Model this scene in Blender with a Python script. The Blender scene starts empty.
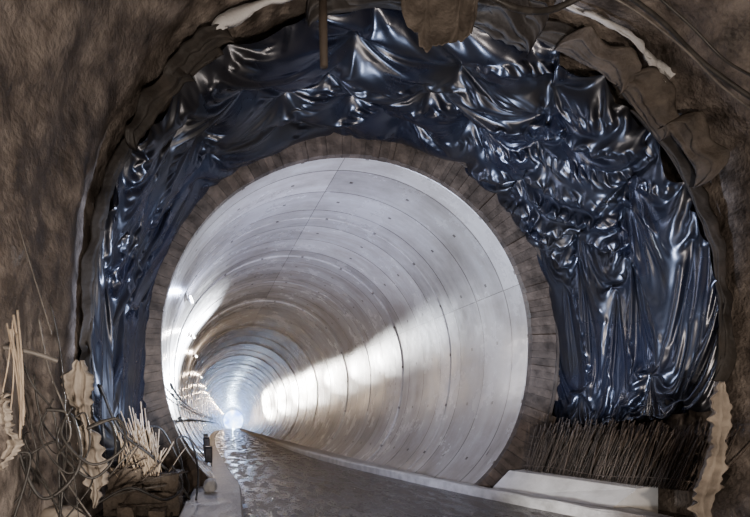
import bpy, math, random, bmesh
import numpy as np
from mathutils import Vector, noise, Euler, Matrix
random.seed(7); np.random.seed(7)
F=500.0; CX=235.0; CY=413.0; CH=1.6
def P(px,py,Y): return Vector(((px-CX)/F*Y, Y, CH+(CY-py)/F*Y))
COL=bpy.context.scene.collection
def dx(Y): return -2.85*(1-math.exp(-(Y-10)/32.0)) if Y>10 else 0.0
def dz(Y): return -2.8*((Y-10)/130.0)**1.22 if Y>10 else 0.0
C0=Vector((2.2,10,3.04)); R0=3.66
# ---------------------------------------------------------------- materials
def newmat(name):
    m=bpy.data.materials.new(name); m.use_nodes=True
    nt=m.node_tree; b=nt.nodes['Principled BSDF']; return m,nt,b
def N(nt,t,**k):
    n=nt.nodes.new(t)
    for a,v in k.items():
        if a in ('operation','blend_type','data_type','noise_dimensions','wave_type','bands_direction','feature','musgrave_type'): setattr(n,a,v)
        else: n.inputs[a].default_value=v
    return n
def ramp(nt,stops):
    r=nt.nodes.new('ShaderNodeValToRGB'); e=r.color_ramp.elements
    e[0].position=stops[0][0]; e[0].color=(*stops[0][1],1)
    e[1].position=stops[-1][0]; e[1].color=(*stops[-1][1],1)
    for p,c in stops[1:-1]:
        x=e.new(p); x.color=(*c,1)
    return r
def simple(name,stops,scale=6,rough=(0.6,0.9),bump=0.4,bscale=30,metal=0,stretch=(1,1,1),rand=0.0,spec=0.5,dist=0.02,coord='pos',uvrand=False):
    m,nt,b=newmat(name); L=nt.links
    if coord=='pos':
        g=nt.nodes.new('ShaderNodeNewGeometry'); src=g.outputs['Position']
    else:
        g=nt.nodes.new('ShaderNodeTexCoord'); src=g.outputs['Object']
    mp=nt.nodes.new('ShaderNodeMapping'); mp.inputs['Scale'].default_value=stretch
    L.new(src,mp.inputs['Vector'])
    n=N(nt,'ShaderNodeTexNoise',Scale=scale,Detail=8.0,Roughness=0.6); L.new(mp.outputs[0],n.inputs['Vector'])
    r=ramp(nt,stops); L.new(n.outputs['Fac'],r.inputs[0])
    col=r.outputs[0]
    if rand>0 or uvrand:
        if uvrand:
            tc=nt.nodes.new('ShaderNodeTexCoord'); sp=nt.nodes.new('ShaderNodeSeparateXYZ'); L.new(tc.outputs['UV'],sp.inputs[0]); so=sp.outputs['X']; rand=.28
        else:
            oi=nt.nodes.new('ShaderNodeObjectInfo'); so=oi.outputs['Random']
        mr=N(nt,'ShaderNodeMapRange'); mr.inputs['To Min'].default_value=1-rand; mr.inputs['To Max'].default_value=1+rand
        L.new(so,mr.inputs['Value'])
        vm=nt.nodes.new('ShaderNodeVectorMath'); vm.operation='SCALE'
        L.new(col,vm.inputs[0]); L.new(mr.outputs[0],vm.inputs['Scale']); col=vm.outputs[0]
    L.new(col,b.inputs['Base Color'])
    n2=N(nt,'ShaderNodeTexNoise',Scale=bscale,Detail=6.0); L.new(mp.outputs[0],n2.inputs['Vector'])
    mr2=N(nt,'ShaderNodeMapRange'); mr2.inputs['From Min'].default_value=.3; mr2.inputs['From Max'].default_value=.7
    mr2.inputs['To Min'].default_value=rough[0]; mr2.inputs['To Max'].default_value=rough[1]
    L.new(n.outputs['Fac'],mr2.inputs['Value']); L.new(mr2.outputs[0],b.inputs['Roughness'])
    bp=N(nt,'ShaderNodeBump',Strength=bump,Distance=dist); L.new(n2.outputs['Fac'],bp.inputs['Height']); L.new(bp.outputs[0],b.inputs['Normal'])
    b.inputs['Metallic'].default_value=metal; b.inputs['Specular IOR Level'].default_value=spec
    return m
M_rock=simple('shotcrete',[(0.33,(.045,.037,.031)),(0.48,(.125,.104,.09)),(0.66,(.25,.215,.188))],scale=2.8,rough=(.4,.85),bump=.9,bscale=17,dist=.035)
M_wood=simple('formwork_timber',[(0.3,(.030,.022,.016)),(0.5,(.074,.055,.041)),(0.75,(.14,.106,.08))],scale=5,rough=(.6,.9),bump=.5,bscale=25,uvrand=True)
M_batten=simple('batten_timber',[(0.3,(.03,.022,.017)),(0.7,(.09,.07,.053))],scale=3,rough=(.6,.9),bump=.3,bscale=25)
M_stake=simple('stake_timber',[(0.3,(.28,.21,.145)),(0.7,(.62,.51,.39))],scale=9,rand=.4,coord='obj',stretch=(4,4,.6))
M_rebar=simple('rusty_steel',[(0.3,(.028,.022,.019)),(0.7,(.125,.10,.082))],scale=12,rough=(.4,.7),metal=.3,rand=.7,coord='obj')
M_cable=simple('black_rubber',[(0.3,(.012,.011,.010)),(0.7,(.05,.045,.04))],scale=6,rough=(.35,.6),bump=.1)
M_cab2=simple('grey_cable',[(0.3,(.06,.055,.05)),(0.7,(.2,.18,.16))],scale=6,rough=(.4,.7),bump=.1)
M_felt=simple('geotextile_felt',[(0.3,(.035,.028,.023)),(0.5,(.085,.07,.058)),(0.72,(.15,.127,.108))],scale=4,rough=(.6,.9),bump=.7,bscale=25)
M_feltdark=simple('dirty_felt',[(0.3,(.012,.010,.009)),(0.55,(.03,.025,.021)),(0.75,(.07,.057,.047))],scale=2.5,rough=(.45,.8),bump=.4,bscale=20)
M_white=simple('white_fleece',[(0.3,(.5,.5,.5)),(0.7,(.75,.75,.75))],scale=2.5,rough=(.75,.95),bump=.4,bscale=40)
M_tan=simple('tan_sheet',[(0.3,(.17,.142,.115)),(0.7,(.42,.365,.305))],scale=3,rough=(.6,.9),bump=.4,bscale=25)
M_conc=simple('pale_concrete',[(0.3,(.5,.48,.45)),(0.5,(.66,.64,.61)),(0.7,(.78,.76,.73))],scale=2.5,rough=(.5,.85),bump=.3,bscale=30,dist=.01)
M_kerb=simple('worn_kerb_concrete',[(0.3,(.32,.30,.275)),(0.5,(.5,.475,.445)),(0.7,(.66,.63,.6))],scale=4,rough=(.35,.8),bump=.6,bscale=20,dist=.02)
M_slab=simple('damp_concrete',[(0.3,(.16,.14,.12)),(0.5,(.32,.29,.26)),(0.7,(.5,.47,.43))],scale=3.2,rough=(.25,.7),bump=.7,bscale=18,dist=.025)
M_block=simple('block_masonry',[(0.3,(.06,.047,.037)),(0.7,(.2,.16,.125))],scale=3,rand=.12,bump=1.0,bscale=14,dist=.05)
M_steel=simple('dull_steel',[(0.3,(.15,.14,.13)),(0.7,(.35,.33,.31))],scale=8,rough=(.35,.6),metal=.7,bump=.1)
M_plast=simple('white_plastic',[(0.3,(.6,.6,.58)),(0.7,(.8,.8,.78))],scale=8,rough=(.35,.6),bump=.05)
def emis(name,c,s):
    m,nt,b=newmat(name); b.inputs['Base Color'].default_value=(*c,1); b.inputs['Emission Color'].default_value=(*c,1); b.inputs['Emission Strength'].default_value=s
    return m
M_glow=emis('lamp_diffuser',(1,.97,.92),40)
def portal_mat():
    m,nt,b=newmat('daylit_portal'); L=nt.links
    g=nt.nodes.new('ShaderNodeNewGeometry'); n=N(nt,'ShaderNodeTexNoise',Scale=.3,Detail=3.0); L.new(g.outputs['Position'],n.inputs['Vector'])
    r=ramp(nt,[(.36,(.10,.22,.7)),(.5,(.45,.65,1)),(.62,(1,1,1))]); L.new(n.outputs['Fac'],r.inputs[0])
    L.new(r.outputs[0],b.inputs['Emission Color']); b.inputs['Emission Strength'].default_value=9.0; return m
def membrane_mat():
    m,nt,b=newmat('membrane_plastic'); L=nt.links
    g=nt.nodes.new('ShaderNodeNewGeometry')
    n=N(nt,'ShaderNodeTexNoise',Scale=1.1,Detail=6.0); L.new(g.outputs['Position'],n.inputs['Vector'])
    r=ramp(nt,[(.36,(.011,.010,.010)),(.5,(.007,.008,.013)),(.75,(.007,.009,.020))]); L.new(n.outputs['Fac'],r.inputs[0]); L.new(r.outputs[0],b.inputs['Base Color'])
    mr=N(nt,'ShaderNodeMapRange'); mr.inputs['From Min'].default_value=.3; mr.inputs['From Max'].default_value=.7; mr.inputs['To Min'].default_value=.36; mr.inputs['To Max'].default_value=.22
    L.new(n.outputs['Fac'],mr.inputs['Value']); L.new(mr.outputs[0],b.inputs['Roughness'])
    n2=N(nt,'ShaderNodeTexNoise',Scale=5.0,Detail=3.0); L.new(g.outputs['Position'],n2.inputs['Vector'])
    bp=N(nt,'ShaderNodeBump',Strength=.08,Distance=.04); L.new(n2.outputs['Fac'],bp.inputs['Height']); L.new(bp.outputs[0],b.inputs['Normal'])
    b.inputs['Specular IOR Level'].default_value=.95
    b.inputs['Specular Tint'].default_value=(.86,.90,1,1)
    return m
M_mem=membrane_mat()
def lining_mat():
    m,nt,b=newmat('cast_concrete_lining'); L=nt.links
    tc=nt.nodes.new('ShaderNodeTexCoord'); uv=tc.outputs['UV']
    sx=nt.nodes.new('ShaderNodeSeparateXYZ'); L.new(uv,sx.inputs[0])
    mp=nt.nodes.new('ShaderNodeMapping'); mp.inputs['Scale'].default_value=(.22,1.2,1); L.new(uv,mp.inputs[0])
    n=N(nt,'ShaderNodeTexNoise',Scale=1.0,Detail=10.0,Roughness=.7,Distortion=.3); L.new(mp.outputs[0],n.inputs['Vector'])
    r=ramp(nt,[(.28,(.33,.30,.265)),(.45,(.48,.445,.41)),(.6,(.60,.57,.535)),(.75,(.71,.685,.66))]); L.new(n.outputs['Fac'],r.inputs[0])
    mpb=nt.nodes.new('ShaderNodeMapping'); mpb.inputs['Scale'].default_value=(.5,.5,1); L.new(uv,mpb.inputs[0])
    nb=N(nt,'ShaderNodeTexNoise',Scale=1.1,Detail=9.0,Roughness=.72); L.new(mpb.outputs[0],nb.inputs['Vector'])
    rb=ramp(nt,[(.35,(.62,.59,.555)),(.6,(1,1,1))]); L.new(nb.outputs['Fac'],rb.inputs[0])
    mx=nt.nodes.new('ShaderNodeMixRGB'); mx.blend_type='MULTIPLY'; mx.inputs[0].default_value=.8
    L.new(r.outputs[0],mx.inputs[1]); L.new(rb.outputs[0],mx.inputs[2])
    def frac(sock,per):
        d=N(nt,'ShaderNodeMath',operation='DIVIDE'); L.new(sock,d.inputs[0]); d.inputs[1].default_value=per
        f=N(nt,'ShaderNodeMath',operation='FRACT'); L.new(d.outputs[0],f.inputs[0])
        s=N(nt,'ShaderNodeMath',operation='SUBTRACT'); L.new(f.outputs[0],s.inputs[0]); s.inputs[1].default_value=.5
        a=N(nt,'ShaderNodeMath',operation='ABSOLUTE'); L.new(s.outputs[0],a.inputs[0]); return a.outputs[0]
    def less(s,v):
        l=N(nt,'ShaderNodeMath',operation='LESS_THAN'); L.new(s,l.inputs[0]); l.inputs[1].default_value=v; return l.outputs[0]
    def cell(sock,per,seedv):
        d=N(nt,'ShaderNodeMath',operation='DIVIDE'); L.new(sock,d.inputs[0]); d.inputs[1].default_value=per
        a=N(nt,'ShaderNodeMath',operation='ADD'); L.new(d.outputs[0],a.inputs[0]); a.inputs[1].default_value=seedv
        f=N(nt,'ShaderNodeMath',operation='FLOOR'); L.new(a.outputs[0],f.inputs[0]); return f.outputs[0]
    PER=1.0; PX=4.6
    l1=less(frac(sx.outputs['Y'],PER),.014/PER); l2=less(frac(sx.outputs['X'],PX),.007/PX)
    ad=N(nt,'ShaderNodeMath',operation='MAXIMUM'); L.new(l1,ad.inputs[0]); L.new(l2,ad.inputs[1])
    fy=frac(sx.outputs['Y'],PER); fx=frac(sx.outputs['X'],1.3)
    a1=N(nt,'ShaderNodeMath',operation='GREATER_THAN'); L.new(fy,a1.inputs[0]); a1.inputs[1].default_value=.5-.035/PER
    a2=less(fx,.035/1.3); bm_=N(nt,'ShaderNodeMath',operation='MULTIPLY'); L.new(a1.outputs[0],bm_.inputs[0]); L.new(a2,bm_.inputs[1])
    ad2=N(nt,'ShaderNodeMath',operation='MAXIMUM'); L.new(ad.outputs[0],ad2.inputs[0]); L.new(bm_.outputs[0],ad2.inputs[1]); ad=ad2
    mx2=nt.nodes.new('ShaderNodeMixRGB'); mx2.blend_type='MULTIPLY'; mx2.inputs[2].default_value=(.30,.275,.255,1)
    L.new(ad.outputs[0],mx2.inputs[0]); L.new(mx.outputs[0],mx2.inputs[1])
    wn=nt.nodes.new('ShaderNodeTexWhiteNoise'); wn.noise_dimensions='2D'
    cb=nt.nodes.new('ShaderNodeCombineXYZ'); L.new(cell(sx.outputs['Y'],PER,.5),cb.inputs['X']); L.new(cell(sx.outputs['X'],PX,.5),cb.inputs['Y']); L.new(cb.outputs[0],wn.inputs['Vector'])
    mr0=N(nt,'ShaderNodeMapRange'); mr0.inputs['To Min'].default_value=.68; mr0.inputs['To Max'].default_value=1.08; L.new(wn.outputs['Value'],mr0.inputs['Value'])
    vm=nt.nodes.new('ShaderNodeVectorMath'); vm.operation='SCALE'; L.new(mx2.outputs[0],vm.inputs[0]); L.new(mr0.outputs[0],vm.inputs['Scale']); L.new(vm.outputs[0],b.inputs['Base Color'])
    mr=N(nt,'ShaderNodeMapRange'); mr.inputs['From Min'].default_value=.3; mr.inputs['From Max'].default_value=.7; mr.inputs['To Min'].default_value=.15; mr.inputs['To Max'].default_value=.34
    L.new(nb.outputs['Fac'],mr.inputs['Value']); L.new(mr.outputs[0],b.inputs['Roughness'])
    b.inputs['Specular IOR Level'].default_value=.9
    n3=N(nt,'ShaderNodeTexNoise',Scale=5.0,Detail=5.0); L.new(mpb.outputs[0],n3.inputs['Vector'])
    sb=N(nt,'ShaderNodeMath',operation='SUBTRACT'); L.new(n3.outputs['Fac'],sb.inputs[0]); L.new(ad.outputs[0],sb.inputs[1])
    bp=N(nt,'ShaderNodeBump',Strength=.3,Distance=.02); L.new(sb.outputs[0],bp.inputs['Height']); L.new(bp.outputs[0],b.inputs['Normal'])
    return m
M_lin=lining_mat()
def floor_mat():
    m,nt,b=newmat('wet_muddy_floor'); L=nt.links
    g=nt.nodes.new('ShaderNodeNewGeometry')
    mp=nt.nodes.new('ShaderNodeMapping'); mp.inputs['Scale'].default_value=(1,.3,1); L.new(g.outputs['Position'],mp.inputs[0])
    n=N(nt,'ShaderNodeTexNoise',Scale=3.4,Detail=9.0,Roughness=.68); L.new(mp.outputs[0],n.inputs['Vector'])
    n4=N(nt,'ShaderNodeTexNoise',Scale=30.0,Detail=7.0,Roughness=.75); L.new(mp.outputs[0],n4.inputs['Vector'])
    mixf=N(nt,'ShaderNodeMath',operation='MULTIPLY_ADD'); L.new(n4.outputs['Fac'],mixf.inputs[0]); mixf.inputs[1].default_value=.55
    sub=N(nt,'ShaderNodeMath',operation='SUBTRACT'); L.new(n.outputs['Fac'],sub.inputs[0]); sub.inputs[1].default_value=.275; L.new(sub.outputs[0],mixf.inputs[2])
    r=ramp(nt,[(.36,(.02,.016,.013)),(.5,(.075,.062,.052)),(.66,(.20,.17,.145))]); L.new(mixf.outputs[0],r.inputs[0]); L.new(r.outputs[0],b.inputs['Base Color'])
    r2=ramp(nt,[(.40,(.10,.10,.10)),(.50,(.30,.30,.30)),(.62,(.65,.65,.65))]); L.new(mixf.outputs[0],r2.inputs[0]); L.new(r2.outputs[0],b.inputs['Roughness'])
    bp=N(nt,'ShaderNodeBump',Strength=.9,Distance=.028); L.new(n4.outputs['Fac'],bp.inputs['Height']); L.new(bp.outputs[0],b.inputs['Normal'])
    return m
M_floor=floor_mat()
# ---------------------------------------------------------------- mesh helpers
def mk(name,verts,faces,mat,label=None,cat=None,group=None,parent=None,smooth=True,uv=None,origin='base',kind=None):
    V=[Vector(v) for v in verts]
    a=[min(v[i] for v in V) for i in range(3)]; c=[max(v[i] for v in V) for i in range(3)]
    o=Vector(((a[0]+c[0])/2,(a[1]+c[1])/2,a[2]))
    if parent is not None: o=Vector(parent.location)
    me=bpy.data.meshes.new(name); me.from_pydata([tuple(v-o) for v in V],[],faces); me.update()
    if smooth: me.polygons.foreach_set('use_smooth',[True]*len(me.polygons))
    if uv is not None:
        l=me.uv_layers.new(name='UVMap')
        for lp in me.loops: l.data[lp.index].uv=uv[lp.vertex_index]
    ob=bpy.data.objects.new(name,me); COL.objects.link(ob)
    if mat: me.materials.append(mat)
    if parent is not None: ob.parent=parent; ob.location=(0,0,0)
    else: ob.location=o
    if label: ob['label']=label
    if cat: ob['category']=cat
    if group: ob['group']=group
    if kind: ob['kind']=kind
    return ob
def sweep(pts,rad,seg=8,cap=True):
    pts=[Vector(p) for p in pts]; V=[];Fc=[]; n=len(pts)
    if not hasattr(rad,'__len__'): rad=[rad]*n
    up=Vector((0.13,0.21,0.97)).normalized(); prev=None
    for i,p in enumerate(pts):
        t=(pts[min(i+1,n-1)]-pts[max(i-1,0)]).normalized()
        if prev is None:
            a=t.cross(up)
            if a.length<1e-3: a=t.cross(Vector((1,0,0)))
            a.normalize()
        else:
            a=(prev-t*prev.dot(t)).normalized()
        prev=a; b=t.cross(a)
        for k in range(seg):
            th=2*math.pi*k/seg; V.append(p+(a*math.cos(th)+b*math.sin(th))*rad[i])
    for i in range(n-1):
        for k in range(seg):
            k2=(k+1)%seg; Fc.append((i*seg+k,i*seg+k2,(i+1)*seg+k2,(i+1)*seg+k))
    if cap:
        Fc.append(tuple(reversed(range(seg)))); Fc.append(tuple((n-1)*seg+k for k in range(seg)))
    return V,Fc
def smoothpath(pts,n=12):
    pts=[Vector(p) for p in pts]; out=[]
    for i in range(len(pts)-1):
        p0=pts[max(i-1,0)];p1=pts[i];p2=pts[i+1];p3=pts[min(i+2,len(pts)-1)]
        for k in range(n):
            t=k/n
            out.append(0.5*((2*p1)+(p2-p0)*t+(2*p0-5*p1+4*p2-p3)*t*t+(3*p1-p0-3*p2+p3)*t**3))
    out.append(pts[-1]); return out
def boxm(x0,x1,y0,y1,z0,z1,bv=0.02,jit=0):
    bm=bmesh.new(); bmesh.ops.create_cube(bm,size=1)
    for v in bm.verts:
        v.co=Vector((x0 if v.co.x<0 else x1,y0 if v.co.y<0 else y1,z0 if v.co.z<0 else z1))+Vector([random.uniform(-jit,jit) for _ in range(3)])
    if bv>0: bmesh.ops.bevel(bm,geom=list(bm.edges),offset=bv,segments=2,affect='EDGES',profile=.5)
    bm.verts.index_update()
    V=[v.co.copy() for v in bm.verts]; Fc=[tuple(v.index for v in f.verts) for f in bm.faces]; bm.free(); return V,Fc
def join(parts):
    V=[];Fc=[]
    for v,f in parts:
        o=len(V); V+=list(v); Fc+=[tuple(i+o for i in q) for q in f]
    return V,Fc
def grid(nu,nv,fn):
    V=[fn(i,j) for i in range(nu) for j in range(nv)]
    Fc=[(i*nv+j,i*nv+j+1,(i+1)*nv+j+1,(i+1)*nv+j) for i in range(nu-1) for j in range(nv-1)]
    return V,Fc
# ---------------------------------------------------------------- section curves
inner=[(-1.80,.9),(-1.80,2.2),(-1.76,3.26),(-1.58,4.56),(-1.14,5.46),(-.33,6.34),(.7,6.96),(2.2,7.22),(3.7,6.96),(4.7,6.46),(5.5,5.66),(6.1,4.56),(6.36,3.26),(6.38,2.3),(6.36,1.3)]
outer=[(-2.02,.8),(-2.1,2.0),(-2.06,2.9),(-1.92,4.1),(-1.62,5.1),(-.95,6.05),(.0,6.85),(1.5,7.35),(3.2,7.25),(5.0,6.5),(5.75,5.75),(6.4,4.8),(6.78,3.7),(6.84,2.7),(6.8,1.65)]
def resample(pts,n):
    sp=smoothpath([Vector((a,0,b)) for a,b in pts],16)
    t=np.linspace(0,len(sp)-1,n); X=np.interp(t,range(len(sp)),[p.x for p in sp]); Z=np.interp(t,range(len(sp)),[p.z for p in sp])
    return X,Z
# ---------------------------------------------------------------- membrane: long folds, then cloth relaxation with excess width
nu,nv=400,136
iX,iZ=resample(inner,nu); oX,oZ=resample(outer,nu)
v=np.linspace(0,1,nv)
S=np.zeros((nu,nv,3))
S[:,:,0]=iX[:,None]*(1-v)+oX[:,None]*v
S[:,:,2]=iZ[:,None]*(1-v)+oZ[:,None]*v
S[:,:,1]=10.0-3.0*v[None,:]
cu=np.linspace(0,1,nu)
ccx,ccz=2.25,3.2
ang=lambda x,z: np.arctan2(x-ccx,z-ccz)
ai=ang(iX,iZ); ri=np.hypot(iX-ccx,iZ-ccz); ao=ang(oX,oZ); ro=np.hypot(oX-ccx,oZ-ccz)
nrm=np.zeros((nu,nv,3)); nrm[:,:,0]=ccx-S[:,:,0]; nrm[:,:,2]=ccz-S[:,:,2]; nrm/=np.linalg.norm(nrm,axis=-1)[:,:,None]
def layer(f,q,fr,K,sharp,warp,seed,amlen,base):
    ph=fr*(q-K)+warp*noise.noise(Vector((f*5,q*1.6,seed)))
    cidx=math.floor(ph)
    c=(1-abs(math.sin(math.pi*ph)))**sharp
    am=max(0,base+1.1*noise.noise(Vector((f*amlen,cidx*3.71+seed,seed*1.3))))
    return c*am
KA=np.interp(cu,[0,.28,.45,.60,.78,1],[0,0,.15,.5,1.15,1.19])
KB=np.interp(cu,[0,.28,.45,.62,.78,1],[0,-.02,-.35,-.45,.1,.12])
FA=np.interp(cu,[0,.2,.34,.66,.78,1],[6.5,6.5,4.6,4.8,6.5,7.0])
H=np.zeros((nu,nv))
for i in range(nu):
    f=i/nu; mid=min(1,max(0,(f-.20)/.14))*min(1,max(0,(.82-f)/.08))
    for j in range(nv):
        q=v[j]
        h1=layer(f,q,FA[i],KA[i],1.3,.12+.5*mid,1.1,7 if mid>.3 else 3,.8)
        h2=layer(f,q,FA[i]*1.7,KB[i] if mid>.3 else KA[i],1.5,.15+.6*mid,9.1,10 if mid>.3 else 3,.12)
        h=(.15+.05*mid)*h1+.07*h2+.025*noise.noise(Vector((f*12,q*3,3)))
        H[i,j]=max(0,h)*min(1,q*4+.05)
T=S+nrm*H[...,None]
Ln=lambda a,b: np.linalg.norm(a-b,axis=-1)
exv=np.interp(cu,[0,.2,.35,.7,.8,1],[1.05,1.05,1.045,1.045,1.05,1.05])
ru=Ln(T[1:],T[:-1])*1.0; rv=Ln(T[:,1:],T[:,:-1])*exv[:,None]
rd1=np.sqrt(ru[:,:-1]**2+rv[:-1,:]**2)
pin=np.zeros((nu,nv),bool); pin[:,0]=True
X=T.copy()
k=4; tog=0
while k<nu-2:
    f=k/nu; step=random.choice([24,29,34]) if .22<f<.78 else 60
    js=([1,3,5,7] if tog else [2,4,6]) if .22<f<.78 else [1,2,4,5,7]
    for j in js:
        ii=min(nu-1,max(0,k+random.randint(-9,9))); j0=int((j+random.uniform(-.3,.3))/8*(nv-1)); a=max(1,j0-8); b=min(nv-1,j0+8)
        jj=a+int(np.argmin(H[ii,a:b])); pin[ii,jj]=True
        if 0.25<f<.76:
            X[ii,jj]+=(S[min(nu-1,ii+random.randint(-2,3)),min(nv-1,max(0,jj+random.randint(-3,3)))]-S[ii,jj])
    k+=step; tog^=1
k=0
while k<nu: pin[k,nv-1]=True; k+=random.choice([7,11,16])
for j in np.linspace(.05,.96,16): pin[nu-1,int(j*(nv-1))]=True; pin[0,int(j*(nv-1))]=True
w=(~pin).astype(float); V0=np.zeros_like(X)
nz=np.array([[noise.noise(Vector((i*.012,j*.30,3.3)))+.5*noise.noise(Vector((i*.03+j*.05,j*.5,13.3))) for j in range(nv)] for i in range(nu)])
X+=nrm*(np.abs(nz)*.02)[...,None]*w[...,None]
def apply(si,sj,rest,st=1.0,minonly=False):
    A=X[si];B=X[sj];wa=w[si];wb=w[sj]
    d=B-A; l=np.linalg.norm(d,axis=-1)+1e-9
    k_=(l-rest)/l/(wa+wb+1e-9)*st
    if minonly: k_=k_*(l<rest)
    d*=k_[...,None]
    X[si]+=d*wa[...,None]; X[sj]-=d*wb[...,None]
dt=0.03; sl=slice
for step in range(60):
    Xp=X.copy()
    V0[:,:,2]-=1.1*dt; V0*=0.88; X+=V0*dt*w[:,:,None]
    for it in range(13):
        for s in (0,1):
            apply((sl(s,nu-1,2),sl(None)),(sl(s+1,nu,2),sl(None)),ru[s::2])
            apply((sl(None),sl(s,nv-1,2)),(sl(None),sl(s+1,nv,2)),rv[:,s::2])
        for s in (0,1):
            apply((sl(s,nu-1,2),sl(0,nv-1)),(sl(s+1,nu,2),sl(1,nv)),rd1[s::2],.2)
            apply((sl(s,nu-1,2),sl(1,nv)),(sl(s+1,nu,2),sl(0,nv-1)),rd1[s::2],.2)
        if it%4==0:
            for s in range(0,6,3):
                r3=(rv[:,:-2]+rv[:,1:-1]+rv[:,2:])[:,s::6][:,:len(range(s,nv-3,6))]
                apply((sl(None),sl(s,nv-3,6)),(sl(None),sl(s+3,nv,6)),r3*.6,.5,True)
                r3=(ru[:-2]+ru[1:-1]+ru[2:])[s::6][:len(range(s,nu-3,6))]
                apply((sl(s,nu-3,6),sl(None)),(sl(s+3,nu,6),sl(None)),r3*.992,.9,True)
        vv=np.clip((10-X[:,:,1])/3,0,1); a=ang(X[:,:,0],X[:,:,2]); r=np.hypot(X[:,:,0]-ccx,X[:,:,2]-ccz)+1e-9
        R=np.interp(a,ai,ri)*(1-vv)+np.interp(a,ao,ro)*vv+.03
        sc=np.where(r>R,R/r,1.0)
        X[:,:,0]=ccx+(X[:,:,0]-ccx)*sc; X[:,:,2]=ccz+(X[:,:,2]-ccz)*sc
        X[:,:,1]=np.minimum(X[:,:,1],9.98)
    V0=(X-Xp)/dt
    sp=np.linalg.norm(V0,axis=-1)[...,None]; V0*=np.minimum(1,4/(sp+1e-9))
cut=[0,96,178,256,316,nu-1]
labs=["dark blue-black plastic waterproofing sheet hanging in long narrow vertical folds","crumpled dark blue waterproofing sheet sagging over the tunnel shoulder","sagging glossy black waterproofing sheet draped across the tunnel crown","heavily creased blue-black waterproofing sheet with diagonal folds over the arch","shiny dark blue waterproofing sheet hanging in curtain pleats above the rebar"]
for q in range(5):
    a,b=cut[q],cut[q+1]
    if q>0: a-=1
    vs,fs=grid(b-a+1,nv,lambda i,j:Vector(X[a+i,j])+Vector((-(X[a+i,j,0]-ccx)*.003*(q%2),0,0)))
    o=mk('waterproofing_membrane',vs,fs,M_mem,labs[q],'membrane sheet',group='waterproofing sheets around the tunnel mouth')
    sd=o.modifiers.new('sub','SUBSURF'); sd.levels=1; sd.render_levels=1
# ---------------------------------------------------------------- rock shell
rk=[(-2.15,-.4),(-2.17,.4)]+[(ccx+(a-ccx)*(1.02+.035*min(1,max(0,(b-3.5)/2.5))),ccz+(b-ccz)*1.075) for a,b in outer[1:7]]+[(ccx+(a-ccx)*1.055,ccz+(b-ccz)*1.075) for a,b in outer[7:12]]+[(ccx+(a-ccx)*1.03,b) for a,b in outer[12:14]]+[(7.0,1.5),(6.98,.6),(6.95,-.4)]
nR=300; rX,rZ=resample(rk,nR)
Ys=list(np.arange(-3,9.9,.065))+[10.0,10.25,10.4]
def rockpt(i,y):
    p=Vector((rX[i],y,rZ[i])); d=Vector((p.x-ccx,0,p.z-ccz)).normalized()
    q=p*1.0
    n=noise.fractal(q*.45,1.0,2.0,2)*.13+noise.fractal(q*1.5,.95,2.0,5)*.065
    rib=.05*math.sin(y*2*math.pi/1.3+noise.noise(q*.5)*2)
    out=d*(n+rib+.04)
    if y>7.0: out=d*(max(n,0)+.05)
    if y>10.2:
        r=(4.0 if y<10.3 else 3.8); return Vector((2.2,y,3.04))+Vector((d.x,0,d.z))*r
    return p+out
def rockpart(name,a,b):
    vs,fs=grid(b-a,len(Ys),lambda i,j:rockpt(a+i,Ys[j]))
    mk(name,vs,fs,M_rock,kind='structure',label='rough brown sprayed concrete excavation roof' if name=='ceiling' else 'rough brown sprayed concrete excavation wall')
rockpart('wall_left',0,103); rockpart('ceiling',102,206); rockpart('wall_right',205,nR)
# ---------------------------------------------------------------- tunnel lining rings
def prof(t):
    c,s=math.cos(t),math.sin(t)
    if s>=0: return c,s
    n=2.35; r=1/((abs(c)**n+abs(s)**n)**(1/n)); return c*r,s*r
seg=128; LEN=3.0; nring=60
for k in range(nring):
    y0=10+k*LEN; y1=y0+LEN-.045; nl=5
    V=[];U=[];Fc=[]
    ra=R0-((.03 if k%2==0 else .012) if k>0 else 0)
    st=[(y0,R0+.46),(y0,ra+.012),(y0,ra+.012),(y0+.012,ra),(y0+.012,ra)]
    st+=[(y0+(y1-y0)*i/(nl-1),ra+(R0-ra)*i/(nl-1)) for i in range(1,nl)]+[(y1,R0),(y1,R0+.46)]
    brk={1,3,len(st)-3}
    for (y,r) in st:
        for s_ in range(seg+1):
            t=2*math.pi*s_/seg-math.pi/2; c,s=prof(t)
            V.append(Vector((C0.x+dx(y)+c*r,y,C0.z+dz(y)+s*r))); U.append((s_/seg*2*math.pi*R0,y))
    m=seg+1
    for i in range(len(st)-1):
        if i in brk: continue
        for s_ in range(seg): Fc.append((i*m+s_,(i+1)*m+s_,(i+1)*m+s_+1,i*m+s_+1))
    mk('tunnel_lining_ring',V,Fc,M_lin,"smooth pale cast-concrete tunnel lining section with form joints",'tunnel lining',group='concrete lining sections of the tunnel',uv=U)
vs=[]; yE=10+nring*LEN+.5
for s_ in range(48):
    t=2*math.pi*s_/48; c,s=prof(t); vs.append(Vector((C0.x+dx(yE)+c*R0*1.1,yE,C0.z+dz(yE)+s*R0*1.1)))
mk('wall_back',vs,[tuple(range(48))],portal_mat(),kind='structure',label='bright bluish daylight at the distant tunnel mouth')
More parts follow.
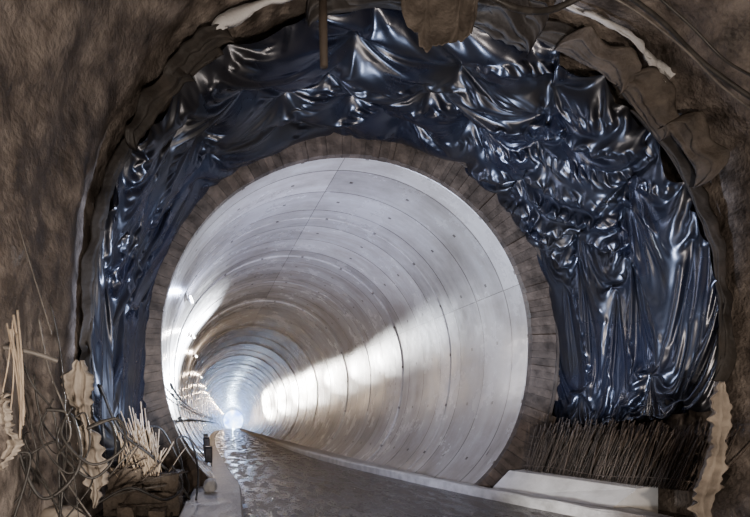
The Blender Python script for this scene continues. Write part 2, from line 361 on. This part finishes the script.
# ---------------------------------------------------------------- bulkhead
parts=[]; UV=[]
TA=math.radians(56); ws=[random.uniform(.6,1.5) for _ in range(136)]; tot=sum(ws); acc=0
for wd_ in ws:
    t0=-TA+(math.pi+2*TA)*acc/tot; t1=-TA+(math.pi+2*TA)*(acc+wd_*.97)/tot; acc+=wd_
    ri_,ro_=R0+.0,R0+.56+random.uniform(-.05,.08); ya=9.86+random.uniform(-.018,.018)
    V=[]
    for y in (ya,10.0):
        for (t,r) in ((t0,ri_),((t0+t1)/2,ri_),(t1,ri_),(t1,ro_),((t0+t1)/2,ro_),(t0,ro_)):
            c,s=prof(t); V.append(Vector((C0.x+c*r,y,C0.z+s*r)))
    rr_=random.random(); UV+=[(rr_,0)]*12
    parts.append((V,[(0,1,2,3,4,5),(11,10,9,8,7,6)]+[(a,a+6,(a+1)%6+6,(a+1)%6) for a in range(6)]))
V,Fc=join(parts)
bh=mk('formwork_bulkhead',V,Fc,M_wood,"ring of weathered short timber boards closing the lining edge",'timber formwork',smooth=False,uv=UV)
V=[];Fc=[]; n=110; r=R0+.46; wd=.05
for i in range(n):
    t=-math.radians(54)+(math.pi+2*math.radians(54))*i/(n-1); c,s=prof(t)
    for (rr,y) in ((r,9.84),(r+wd,9.84),(r+wd,9.81),(r,9.81)): V.append(Vector((C0.x+c*rr,y,C0.z+s*rr)))
for i in range(n-1):
    for k in range(4): Fc.append((i*4+k,i*4+(k+1)%4,(i+1)*4+(k+1)%4,(i+1)*4+k))
Fc+= [(0,1,2,3),((n-1)*4+3,(n-1)*4+2,(n-1)*4+1,(n-1)*4)]
mk('curved_batten',V,Fc,M_batten,parent=bh,smooth=False)
# ---------------------------------------------------------------- floor
yy=list(np.arange(-3,30,.3))+list(np.arange(30,yE+.1,2.5))
def fl(i,j):
    y=yy[i]
    if y<10.0: a,b=-2.9,7.6
    else: a,b=C0.x+dx(y)-2.6,C0.x+dx(y)+2.6
    return Vector((a+(b-a)*j/39,y,dz(y)))
vs,fs=grid(len(yy),40,fl)
mk('floor',vs,fs,M_floor,kind='structure',label='wet muddy tunnel floor with reflective puddles')
def strip(name,pts,w0,w1,h,mat,label,cat,rough=0):
    V=[]; P_=[]
    for i in range(len(pts)-1):
        (xa,ya),(xb,yb)=pts[i],pts[i+1]; n=max(1,int((yb-ya)/.3)) if ya<25 and rough else 1
        for k in range(n): P_.append((xa+(xb-xa)*k/n,ya+(yb-ya)*k/n))
    P_.append(pts[-1])
    for (x,y) in P_:
        z=dz(y); e=[rough*noise.noise(Vector((y*2.3,a*5.1,0))) for a in range(4)]
        V+= [Vector((x+w0,y,z-.05)),Vector((x+w0+e[0],y,z+h-.03)),Vector((x+w0+.03+e[0],y,z+h+e[1])),Vector((x+w1-.03,y,z+h+e[2])),Vector((x+w1,y,z+h-.03)),Vector((x+w1,y,z-.05))]
    Fc=[]
    for i in range(len(P_)-1):
        for k in range(6): Fc.append((i*6+k,(i+1)*6+k,(i+1)*6+(k+1)%6,i*6+(k+1)%6))
    Fc+=[(0,1,2,3,4,5),tuple((len(P_)-1)*6+k for k in range(5,-1,-1))]
    return mk(name,V,Fc,mat,label,cat,smooth=False)
ys=[6.0+.5*i for i in range(8)]+[10.2+1.2*i for i in range(60)]
strip('walkway_slab',[(dx(y)*1.0,y) for y in ys if y<80],-.80,.12,.16,M_slab,'damp grey concrete walkway slab running along the tunnel','walkway',.03)
kp=[(5.75,6.4),(5.45,7.2),(5.0,8.4),(4.6,9.6),(4.24,11.0),(4.04,12.0),(3.68,13.8),(3.42,15.2),(3.08,18),(2.86,20.5),(2.68,23.4)]
kp+=[(C0.x+dx(y)+1.55,y) for y in [27,32,38,46,56,70,90,110,130,160,189]]
strip('gutter_kerb',kp,0,.24,.18,M_kerb,'low pale concrete kerb running along the wet floor','kerb',.03)
V=[];Fc=[]
for (x,y) in [(5.6,6.8),(5.1,8.2),(4.7,9.4)]+[(x,y) for x,y in kp if y>9.5]:
    xe=(6.15 if y<9.7 else C0.x+dx(y)+2.75); z=dz(y)
    V+=[Vector((x+.18,y,z+.10)),Vector((x+.6*(xe-x),y,z+.12)),Vector((xe,y,z+.14))]
for i in range(len(V)//3-1):
    for k in range(2): Fc.append((i*3+k,i*3+k+1,(i+1)*3+k+1,(i+1)*3+k))
mk('side_ledge',V,Fc,M_slab,'damp concrete ledge between the kerb and the tunnel wall','ledge',smooth=False)
V=[Vector((4.88,9.74,.0)),Vector((5.34,9.74,.48)),Vector((6.1,9.74,.54)),Vector((6.1,9.74,.0)),Vector((5.72,7.8,.0)),Vector((6.28,7.8,.42)),Vector((6.6,7.8,.46)),Vector((6.6,7.8,.0))]
mk('concrete_kerb_block',V,[(0,3,2,1),(4,5,6,7),(0,1,5,4),(1,2,6,5),(2,3,7,6),(3,0,4,7)],M_conc,'pale precast concrete kerb block with a sloping face below the rebar','concrete block',smooth=False)
# ---------------------------------------------------------------- rebar starter bars
def rodgeo(L,r,bend,seg=6,n=9):
    pts=[Vector((bend*math.sin(t*1.7)*.5,0,L*t)) for t in np.linspace(0,1,n)]
    rr=[r*(1+.12*(i%2)) for i in range(n)]
    return sweep(pts,rr,seg)
def rodmesh(*a):
    V,Fc=rodgeo(*a)
    me=bpy.data.meshes.new('rebar_rod'); me.from_pydata([tuple(q) for q in V],[],Fc); me.polygons.foreach_set('use_smooth',[True]*len(me.polygons)); me.materials.append(M_rebar); return me
rm=[rodmesh(random.uniform(.97,1.03),.0085,random.uniform(-.10,.10)) for _ in range(8)]
nrod=298
def rb(t,row): return 5.60+1.08*t+row*.07, 9.68-2.4*t
for i in range(nrod):
    row=i%3; t=(i//3)/(nrod/3); bx_,by_=rb(t,row)
    ob=bpy.data.objects.new('rebar_rod',rm[i%8]); COL.objects.link(ob)
    ob.location=(bx_,by_+random.uniform(-.02,.02),.45); ob.scale=(1,1,random.uniform(.75,.98)*(1.0+.1*t))
    ob.rotation_euler=(random.gauss(.42,.07),random.gauss(.08,.05),0)
    ob['label']='rusty steel rebar starter bar standing in the kerb'; ob['category']='rebar'; ob['group']='rebar starter bars below the membrane'
parts=[]
for i in range(420):
    t=random.random(); row=random.uniform(1,4.5); bx_,by_=rb(t,row)
    V,Fc=rodgeo(random.uniform(.75,1.1),.008,random.uniform(-.1,.1),4,4)
    M=Matrix.Translation((bx_,by_,.47))@Euler((random.gauss(.40,.09),random.gauss(.06,.06),0)).to_matrix().to_4x4()
    parts.append(([M@q for q in V],Fc))
V,Fc=join(parts)
mk('rebar_thicket',V,Fc,M_rebar,'dense thicket of thin rusty starter bars beneath the membrane','rebar',kind='stuff',group='rebar starter bars below the membrane')
vs,fs=grid(40,20,lambda i,j:Vector((5.86+1.05*i/39+j*.045,9.7-2.6*i/39,.3+.2+j*.075+.08*noise.noise(Vector((i*.3,j*.4,0))))))
mk('rubble_bench',vs,fs,M_feltdark,'dark dirty rubble bench packed behind the rebar','rubble')
for k in range(5):
    pts=[Vector((5.56+1.10*t+.02*k,9.66-2.4*t-.03*k,.58+.15*k+.03*math.sin(t*9+k))) for t in np.linspace(0,1,14)]
    V,Fc=sweep(pts,.008,6); mk('horizontal_rebar',V,Fc,M_rebar,'rusty horizontal steel bar tied across the starter bars','rebar',group='horizontal bars tied to the starter bars')
# ---------------------------------------------------------------- felt flaps round the excavation edge
def ribbon(name,u0,u1,y0,y1,r0,r1,mat,label,seed,amp=.12,nn=110,mm=18,freq=2.2,cat='geotextile',group=None,crease=0.0):
    def fn(i,j):
        uu=i/(nn-1); u=u0+(u1-u0)*uu; s=j/(mm-1)
        x=np.interp(u,cu,oX); z=np.interp(u,cu,oZ); d=Vector((x-ccx,0,z-ccz)).normalized()
        e=noise.noise(Vector((u*14,seed,0)))*.45+noise.noise(Vector((u*60,seed,3)))*.35
        s2=s*(1+e)*(min(1,8*uu,8*(1-uu))**.5*.8+.2)
        q=Vector((u*14*freq,s*2.2+seed,seed))
        off=r0+(r1-r0)*s2+noise.fractal(q,1,2,3)*amp*(.3+s)-.1*math.sin(s*math.pi)
        off-=crease*(1-abs(math.sin(s*9+3*noise.noise(Vector((u*10,s,seed))))))**2
        return Vector((x,y0+(y1-y0)*s2+noise.noise(q*1.3)*amp*.6,z))+d*off
    vs,fs=grid(nn,mm,fn)
    o=mk(name,vs,fs,mat,label,cat,group=group); md=o.modifiers.new('s','SOLIDIFY'); md.thickness=.006
    return o
ribbon('geotextile_flap',.03,.415,7.02,6.92,.0,.09,M_feltdark,'dark dirty felt strip curling off the membrane edge',1.0,amp=.04,crease=.03,nn=200)
ribbon('geotextile_flap',.475,.61,7.0,6.4,-.14,.24,M_feltdark,'stained brown felt sagging from the crown of the arch',2.3,amp=.13,crease=.14,nn=200,mm=40)
ribbon('geotextile_flap',.60,.72,7.02,6.85,.0,.14,M_feltdark,'brown felt strip with curled edge around the arch shoulder',3.1,amp=.06,crease=.05,nn=160,mm=30)
ribbon('geotextile_flap',.70,.97,7.02,6.92,-.02,.08,M_feltdark,'dirty felt strip hanging beside the pleated membrane',4.7,amp=.035,crease=.02,nn=200,mm=30)
random.seed(21)
for (u0,wu) in ((.30,.08),(.355,.07),(.49,.06),(.52,.07),(.56,.05),(.62,.06),(.67,.07),(.73,.06)):
    r0=random.uniform(-.06,.04)
    ribbon('loose_felt_flap',u0,u0+wu,6.9+random.uniform(-.05,.05),6.7+random.uniform(-.1,.1),r0,r0+random.uniform(.10,.2),M_feltdark if u0<.6 else M_felt,'ragged loose felt edge peeling from the rock rim',random.uniform(0,50),amp=.07,nn=60,mm=24,freq=2.0,group='loose felt flaps on the excavation rim',crease=.07)
ribbon('white_fleece_strip',.415,.48,6.8,6.75,.14,.165,M_white,'white fleece strip exposed between rock and membrane',6.1,amp=.11,mm=6,cat='fleece')
ribbon('white_fleece_strip',.61,.70,6.65,6.62,.23,.245,M_white,'white fleece strip along the arch shoulder',8.1,amp=.11,mm=6,cat='fleece')
def hang(name,top,bot,w,mat,label,seed,nn=110,mm=16,depth=.1,cat='torn sheet'):
    top=Vector(top);bot=Vector(bot)
    def fn(i,j):
        t=i/(nn-1); s=j/(mm-1)-.5
        wd=w*(.9+.8*noise.noise(Vector((t*3.5,seed,0)))+ .8*noise.noise(Vector((t*22,seed+(j>mm/2)*9,0)))*abs(s)*2)
        wd*=min(1,(1-t)*5+.15)*min(1,t*6+.3)
        p=top.lerp(bot,t)
        lat=.10*noise.noise(Vector((t*3,seed,7)))+.03*math.sin(t*9+seed)
        fold=.05*math.sin(s*16+2.5*noise.noise(Vector((t*4,seed,2))))+depth*.6*noise.noise(Vector((t*2.5,s*1.5,seed)))
        return p+Vector((s*wd+lat+.02*noise.noise(Vector((t*20,s*6,seed))),fold,.05*abs(s)))
    vs,fs=grid(nn,mm,fn); o=mk(name,vs,fs,mat,label,cat); md=o.modifiers.new('s','SOLIDIFY'); md.thickness=.003; return o
hang('torn_sheet_strip',P(78,362,5.9),P(97,508,5.9),.25,M_tan,'torn tan sheet strip hanging down beside the rock',1)
hang('torn_sheet_strip',P(722,383,6.4),P(706,535,6.4),.34,M_tan,'long torn tan sheet strip hanging by the rebar',4)
hang('torn_sheet_strip',P(5,395,4.7),P(8,470,4.7),.15,M_tan,'crumpled tan rag hanging among the cables',9,depth=.2)
V,Fc=sweep([P(323,-30,6.2),P(323,20,6.2),P(324,67,6.2)],[.05,.055,.05],10); mk('hanging_pipe',V,Fc,M_batten,'short rusty pipe hanging from the roof','pipe')
def slabfn(i,j):
    t=i/59; s=j/29; x=P(400+80*t,0,5.8).x
    h=.54*math.sqrt(max(0,1-(2*t-1)**2))*(1+.16*noise.noise(Vector((t*5,0,4)))+.1*noise.noise(Vector((t*19,0,4))))+.16
    q=Vector((t*3.5,s*1.2,1.2))
    fold=.07*(1-abs(math.sin(t*9+1.5*s+2*noise.noise(q))))**1.5
    return Vector((x+.03*noise.noise(q*2),5.8-fold+.06*noise.noise(q),P(0,-12,5.8).z-s*h))
vs,fs=grid(60,30,slabfn); o=mk('hanging_felt_scrap',vs,fs,M_felt,'rounded ragged brown felt scrap drooping from the roof','geotextile'); md=o.modifiers.new('s','SOLIDIFY'); md.thickness=.008
# ---------------------------------------------------------------- cables
random.seed(5)
def cable(pts,r,mat,label,cat='cable',name='cable',group=None):
    V,Fc=sweep(smoothpath(pts,10),r,8); return mk(name,V,Fc,mat,label,cat,group=group)
cable([P(-5,140,4.7),P(20,230,4.9),P(52,335,5.2)],.007,M_cab2,'thin taut grey wire against the rock wall')
cable([P(0,300,5.0),P(30,380,5.2),P(55,420,5.4),P(60,517,5.4)],.012,M_cable,'black cable drooping down the rock wall')
cable([P(-10,345,4.7),P(30,352,4.8),P(58,361,4.9)],.025,M_cab2,'grey steel bar sticking out of the rock','steel bar','steel_bar')
for k in range(12):
    x0=random.uniform(-10,60); y0=random.uniform(300,400); y1=random.uniform(430,500); x1=x0+random.uniform(10,60); Yk=random.uniform(4.9,5.6)
    cable([P(x0,y0,Yk),P(x0+10,y0+50,Yk+.1),P((x0+x1)/2+random.uniform(-15,25),(y0+y1)/2+40,Yk),P(x1,y1,Yk+.2),P(x1+random.uniform(-30,40),522,Yk)],random.uniform(.006,.014),random.choice([M_cable,M_cable,M_cable,M_cab2]),'tangled site cable hanging by the rock wall',group='tangled cables by the rock wall')
for k in range(5):
    x0=random.uniform(-5,75); y0=random.uniform(370,430); Yk=5.1+.08*k; w1=random.uniform(25,60); h1=random.uniform(50,110)
    cable([P(x0,y0,Yk),P(x0-8+random.uniform(-8,8),y0+h1*.5,Yk-.1),P(x0+w1*.4,y0+h1,Yk-.1),P(x0+w1,y0+h1*.7,Yk),P(x0+w1*.9,y0+h1*.2,Yk+.1),P(x0+w1*.4+random.uniform(-10,20),y0+random.uniform(0,25),Yk)],.011+.004*(k%3),M_cable,'loose loop of black hose hanging on the wall','hose','hose',group='hose loops on the wall')
for k in range(7):
    a=P(random.uniform(0,20),random.uniform(293,340),4.6); b=P(random.uniform(-2,30),random.uniform(375,440),4.7)
    cable([a,(a+b)/2+Vector((.02,0,0)),b],random.uniform(.006,.012),M_stake,'pale splintered timber lath leaning on the rock','timber lath','timber_lath',group='splintered laths by the rock wall')
cable([P(100,385,7.2),P(120,430,7.5),P(150,455,7.8),P(175,478,8.2),P(190,500,8.3)],.022,M_cable,'black hose running down to the walkway','hose','hose')
cable([P(170,520,7.6),P(182,470,8.4),P(176,440,8.8),P(190,440,9.0),P(198,470,8.8),P(196,500,8.2)],.018,M_cable,'looped black hose beside the walkway','hose','hose')
cable([P(140,430,8.2),P(160,428,8.6),P(176,455,8.8),P(188,492,8.6),P(150,512,8)],.018,M_cable,'looped black hose beside the walkway','hose','hose')
cable([P(95,505,7.0),P(130,488,7.2),P(165,500,7.4),P(182,486,7.8),P(172,466,8.0)],.02,M_cable,'black hose lying over the broken blocks','hose','hose')
cable([P(480,-10,5.4),P(515,8,5.5),P(550,10,5.6),P(590,-8,5.5)],.035,M_cable,'thick black cable looped under the roof')
cable([P(620,-10,5.4),P(660,20,5.3),P(700,60,5.2),P(740,90,5.1),P(770,110,5.0)],.022,M_cable,'thick black cable strung along the rock roof')
cable([P(650,-10,5.0),P(690,25,5.0),P(725,60,5.0),P(760,80,4.8)],.012,M_cable,'thin black cable strung along the rock roof')
cable([P(600,-10,5.2),P(640,14,5.2),P(685,50,5.1),P(720,85,5.0),P(765,120,4.8)],.010,M_cab2,'thin grey cable strung along the rock roof')
# ---------------------------------------------------------------- blocks and stakes by the walkway
def roughblock(x0,x1,y0,y1,z0,z1):
    bm=bmesh.new(); bmesh.ops.create_cube(bm,size=1); bmesh.ops.subdivide_edges(bm,edges=list(bm.edges),cuts=7,use_grid_fill=True)
    V=[]
    for v_ in bm.verts:
        c=v_.co; l=c.length
        p=Vector((x0+(c.x+.5)*(x1-x0),y0+(c.y+.5)*(y1-y0),z0+(c.z+.5)*(z1-z0)))
        ctr=Vector(((x0+x1)/2,(y0+y1)/2,(z0+z1)/2)); k=1-.04*max(0,(l-.55))/.3
        V.append(ctr+(p-ctr)*k+Vector((noise.noise(p*6),noise.noise(p*6+Vector((9,0,0))),noise.noise(p*6+Vector((0,9,0)))))*.04)
    Fc=[tuple(q.index for q in f.verts) for f in bm.faces]; bm.free(); return V,Fc
for (x0,x1,z0,z1,y0) in ((-2.05,-1.35,0,.4,7.75),(-1.36,-.85,0,.36,7.7),(-2.02,-1.45,.38,.74,7.8),(-1.44,-1.15,.38,.62,7.8),(-1.14,-.88,.36,.66,7.78),(-1.75,-1.5,.0,.2,7.35),(-1.25,-1.02,0,.16,7.3)):
    V,Fc=roughblock(x0,x1,y0,y0+(.6 if z1>.3 else .3),z0,z1)
    mk('rough_block',V,Fc,M_block,'rough broken brown masonry block in a low heap','masonry block',group='broken blocks beside the walkway',smooth=False)
for i in range(66):
    cl=random.random()<.8
    bxp=random.gauss(-1.35,.13) if cl else random.uniform(-2.0,-1.0); y=7.8+random.uniform(0,.35); h=random.uniform(.4,1.1) if cl else random.uniform(.3,.8); top=bxp-(.22*h if cl else 0)+random.gauss(0,.10 if cl else .25); z0=random.uniform(.55,.72)
    w=random.uniform(.005,.014)
    a=Vector((bxp,y,z0)); b=Vector((top,y+random.uniform(-.2,.15),z0+h))
    V,Fc=sweep([a,a.lerp(b,.33)+Vector((random.uniform(-.02,.02),0,0)),a.lerp(b,.66)+Vector((random.uniform(-.02,.02),0,0)),b],[w,w*1.05,w*.97,w*.8],5)
    mk('timber_stake',V,Fc,M_stake,'pale narrow timber stake standing in a loose bundle','timber stake',group='bundle of stakes on the block heap',smooth=False)
for i in range(9):
    a=Vector((random.uniform(-2.1,-1.5),random.uniform(7.4,7.7),random.uniform(.1,.5))); b=a+Vector((random.uniform(.3,1.0),random.uniform(-.1,.2),random.uniform(.1,.8)))
    V,Fc=sweep([a,(a+b)/2+Vector((0,0,.03)),b],.012,6)
    mk('loose_rod',V,Fc,random.choice([M_rebar,M_rebar,M_cab2]),'loose rod leaning across the block heap','rod',group='loose rods on the block heap')
def blob(name,c,sx,sy,sz,mat,label,cat,seed):
    bm=bmesh.new(); bmesh.ops.create_icosphere(bm,subdivisions=4,radius=1)
    V=[]
    for v_ in bm.verts:
        d=v_.co; k=1+.22*noise.noise(d*1.6+Vector((seed,0,0)))+.1*noise.noise(d*4+Vector((seed,0,0)))
        V.append(Vector((c[0]+d.x*sx*k,c[1]+d.y*sy*k,max(c[2]-sz*.75,c[2]+d.z*sz*k))))
    Fc=[tuple(v_.index for v_ in f.verts) for f in bm.faces]; bm.free()
    return mk(name,V,Fc,mat,label,cat)
blob('sack',P(50,520,6.0),.42,.3,.2,M_tan,'lumpy grey sack lying at the foot of the rock','sack',2)
blob('sack',(-.45,9.1,.27),.12,.16,.14,M_white,'small white crumpled bag on the walkway slab','bag',5)
# ---------------------------------------------------------------- tunnel lamps
def lampat(y):
    cx=C0.x+dx(y); z=4.7+dz(y); s=(z-(C0.z+dz(y)))/R0; c=math.sqrt(1-s*s); x=cx-c*R0+.14
    e=bpy.data.objects.new('tunnel_lamp',None); COL.objects.link(e); e.location=(x,y,z); e.empty_display_size=.1
    e['label']='bright white batten lamp fixed to the tunnel wall'; e['category']='lamp'; e['group']='batten lamps along the tunnel wall'
    V,Fc=boxm(x-.03,x+.02,y-.4,y+.4,z-.05,z+.05,.01); mk('housing',V,Fc,M_plast,parent=e)
    V,Fc=sweep([Vector((x+.05,y-.37,z)),Vector((x+.05,y+.37,z))],.02,10); mk('lamp_tube',V,Fc,M_glow,parent=e)
    V,Fc=boxm(x-.09,x-.03,y-.03,y+.03,z-.03,z+.03,.005); mk('bracket',V,Fc,M_steel,parent=e)
    return x,z
def light(kind,name,loc,energy,color,size=.2,target=None,spot=None,blend=.6):
    l=bpy.data.lights.new(name,kind); l.energy=energy; l.color=color
    l.shadow_soft_size=size
    if spot: l.spot_size=math.radians(spot); l.spot_blend=blend
    o=bpy.data.objects.new(name,l); COL.objects.link(o); o.location=loc
    if target is not None: o.rotation_euler=(Vector(target)-Vector(loc)).to_track_quat('-Z','Y').to_euler()
    return o
warm=(1,.74,.52)
ly=[(13.5,170,(.55,.64,1)),(19.5,130,(.95,.88,.88)),(25.5,120,(1,.80,.62))]+[(37.5+12*k,100+10*k,warm) for k in range(12)]
for y,e_,col in ly:
    x,z=lampat(y)
    light('POINT','lamp_light',(x+.3,y,z-.05),e_,col,.05)
def wallx(y): return C0.x+dx(y)+R0
for (y,ox,ty,tz,e_,sp_,c_) in ((32,-1.6,10.4,3.95,7500,5.5,(.80,.87,1)),(32,-1.5,12.0,3.85,6000,5.5,(.85,.91,1)),(33,-1.3,14.0,3.72,4600,5.5,(.95,.97,1)),(33,-1.2,16.3,3.6,3800,6,(1,.98,.97)),(36,-1.0,19.2,3.45,3500,5.5,(1,.96,.92)),(44,-1.0,22.5,3.3,4800,5,(1,.95,.88)),(55,-1.0,27,3.15,6500,5,(1,.95,.88)),(60,-1.0,32,3.0,6500,5,(1,.95,.88)),(75,-1.0,39,2.8,8500,5,(1,.95,.88)),(95,-.5,50,2.5,10000,5,(1,.95,.88))):
    light('SPOT','added_beam',(C0.x+dx(y)+ox,y,3.9+dz(y)),e_,c_,.05,(wallx(ty)-.05,ty,tz),sp_,1.0)  # spots added to throw the bright streak along the right wall
light('SPOT','added_beam',(C0.x+dx(34)+1.0,34,4.6+dz(34)),21000,(.88,.92,1),.05,(-1.45,12.2,3.7),17,.9)  # spot added for the glare on the left wall
light('SPOT','added_beam',(C0.x+dx(170),170,2.0+dz(170)),3500,(.6,.78,1),.4,(C0.x+dx(120),120,2.3+dz(120)),60,.9)  # spot added for cool spill around the far end
for zz,r in ((2.2,.035),(2.0,.025),(1.5,.05)):
    pts=[]
    for y in np.arange(10.2,90,1.0):
        s=(zz-C0.z)/R0
        t=math.asin(max(-1,s)); c,s2=prof(math.pi-t); pts.append(Vector((C0.x+dx(y)+c*R0+.12,y,zz+dz(y)-.05*abs(math.sin(y*math.pi/2)))))
    V,Fc=sweep(pts,r,6); mk('service_cable',V,Fc,M_cable,'dark service cable clipped along the tunnel wall','cable',group='service cables along the tunnel wall')
for (y,h) in ((14.0,.55),(17,.7),(21,.7)):
    x=C0.x+dx(y)-2.6
    V1=boxm(x-.1,x+.1,y-.13,y+.13,.26+dz(y),.16+h+dz(y),.02)
    e=mk('distribution_box',*V1,M_cable,'dark electrical distribution cabinet by the tunnel wall','electrical cabinet',group='cabinets along the walkway')
    V,Fc=boxm(x-.08,x+.08,y-.15,y-.13,.3+dz(y),.1+h+dz(y),.005); mk('door',V,Fc,M_cab2,parent=e)
    V,Fc=join([boxm(x+a,x+a+.03,y-.1,y+.1,.0+dz(y),.28+dz(y),.0) for a in(-.1,.07)]); mk('leg',V,Fc,M_steel,parent=e)
# ---------------------------------------------------------------- lights
blue=(.62,.73,1.0)  # cool floods stand unseen below the frame
light('SPOT','unseen_flood',(1.2,6.1,.2),2100,blue,.06,(3.0,9.9,6.2),66)
light('SPOT','unseen_flood',(3.2,6.1,.2),2300,blue,.06,(5.9,9.4,4.2),60)
light('SPOT','unseen_flood',(3.4,6.0,.2),3600,blue,.06,(-1.9,9.3,3.6),50)  # added to reach the dark left membrane
light('SPOT','unseen_flood',(1.4,6.2,.2),5600,(.54,.62,1),.15,(1.9,14.0,6.8),48,.9)  # added to brighten the lining crown near the mouth
light('SPOT','unseen_flood',(1.0,6.2,.3),1300,(.66,.72,1),.15,(5.4,13.0,1.9),54,1.0)  # fill added for the lower right lining
light('SPOT','unseen_flood',(2.6,5.8,.3),550,(.95,.96,1),.1,(5.9,8.6,.3),36,.9)  # added to brighten the kerb block
light('SPOT','rock_fill_spot',(-.5,.5,.6),1050,(1,.86,.74),.15,(-1.6,5.6,5.0),105)  # unseen spot added to light the left rock
light('SPOT','rock_fill_spot',(3.5,.5,.6),1050,(1,.84,.70),.15,(5.8,5.6,5.0),105)  # unseen spot added to light the right rock
light('POINT','warm_fill',(2.2,1.5,2.6),130,(1,.85,.72),.3)  # unseen warm fill added to lift the cavern
light('SPOT','left_fill_spot',(-.8,5.0,.35),360,(1,.94,.86),.1,(-1.4,8.0,1.3),30)  # unseen spot added to brighten the stake bundle
light('SPOT','left_fill_spot',(.3,3.6,1.2),170,(1,.9,.8),.1,(-2.1,5.4,1.3),60)  # spot added to light the left wall and its cables
w_=bpy.data.worlds.new('World'); bpy.context.scene.world=w_; w_.use_nodes=True
w_.node_tree.nodes['Background'].inputs[0].default_value=(.6,.54,.48,1); w_.node_tree.nodes['Background'].inputs[1].default_value=.35
cam=bpy.data.cameras.new('Camera'); co=bpy.data.objects.new('Camera',cam); COL.objects.link(co)
co.location=(0,0,CH); co.rotation_euler=(math.pi/2,0,0); cam.lens=24; cam.sensor_width=36; cam.shift_x=(375-CX)/750; cam.shift_y=(CY-258.5)/750
bpy.context.scene.camera=co
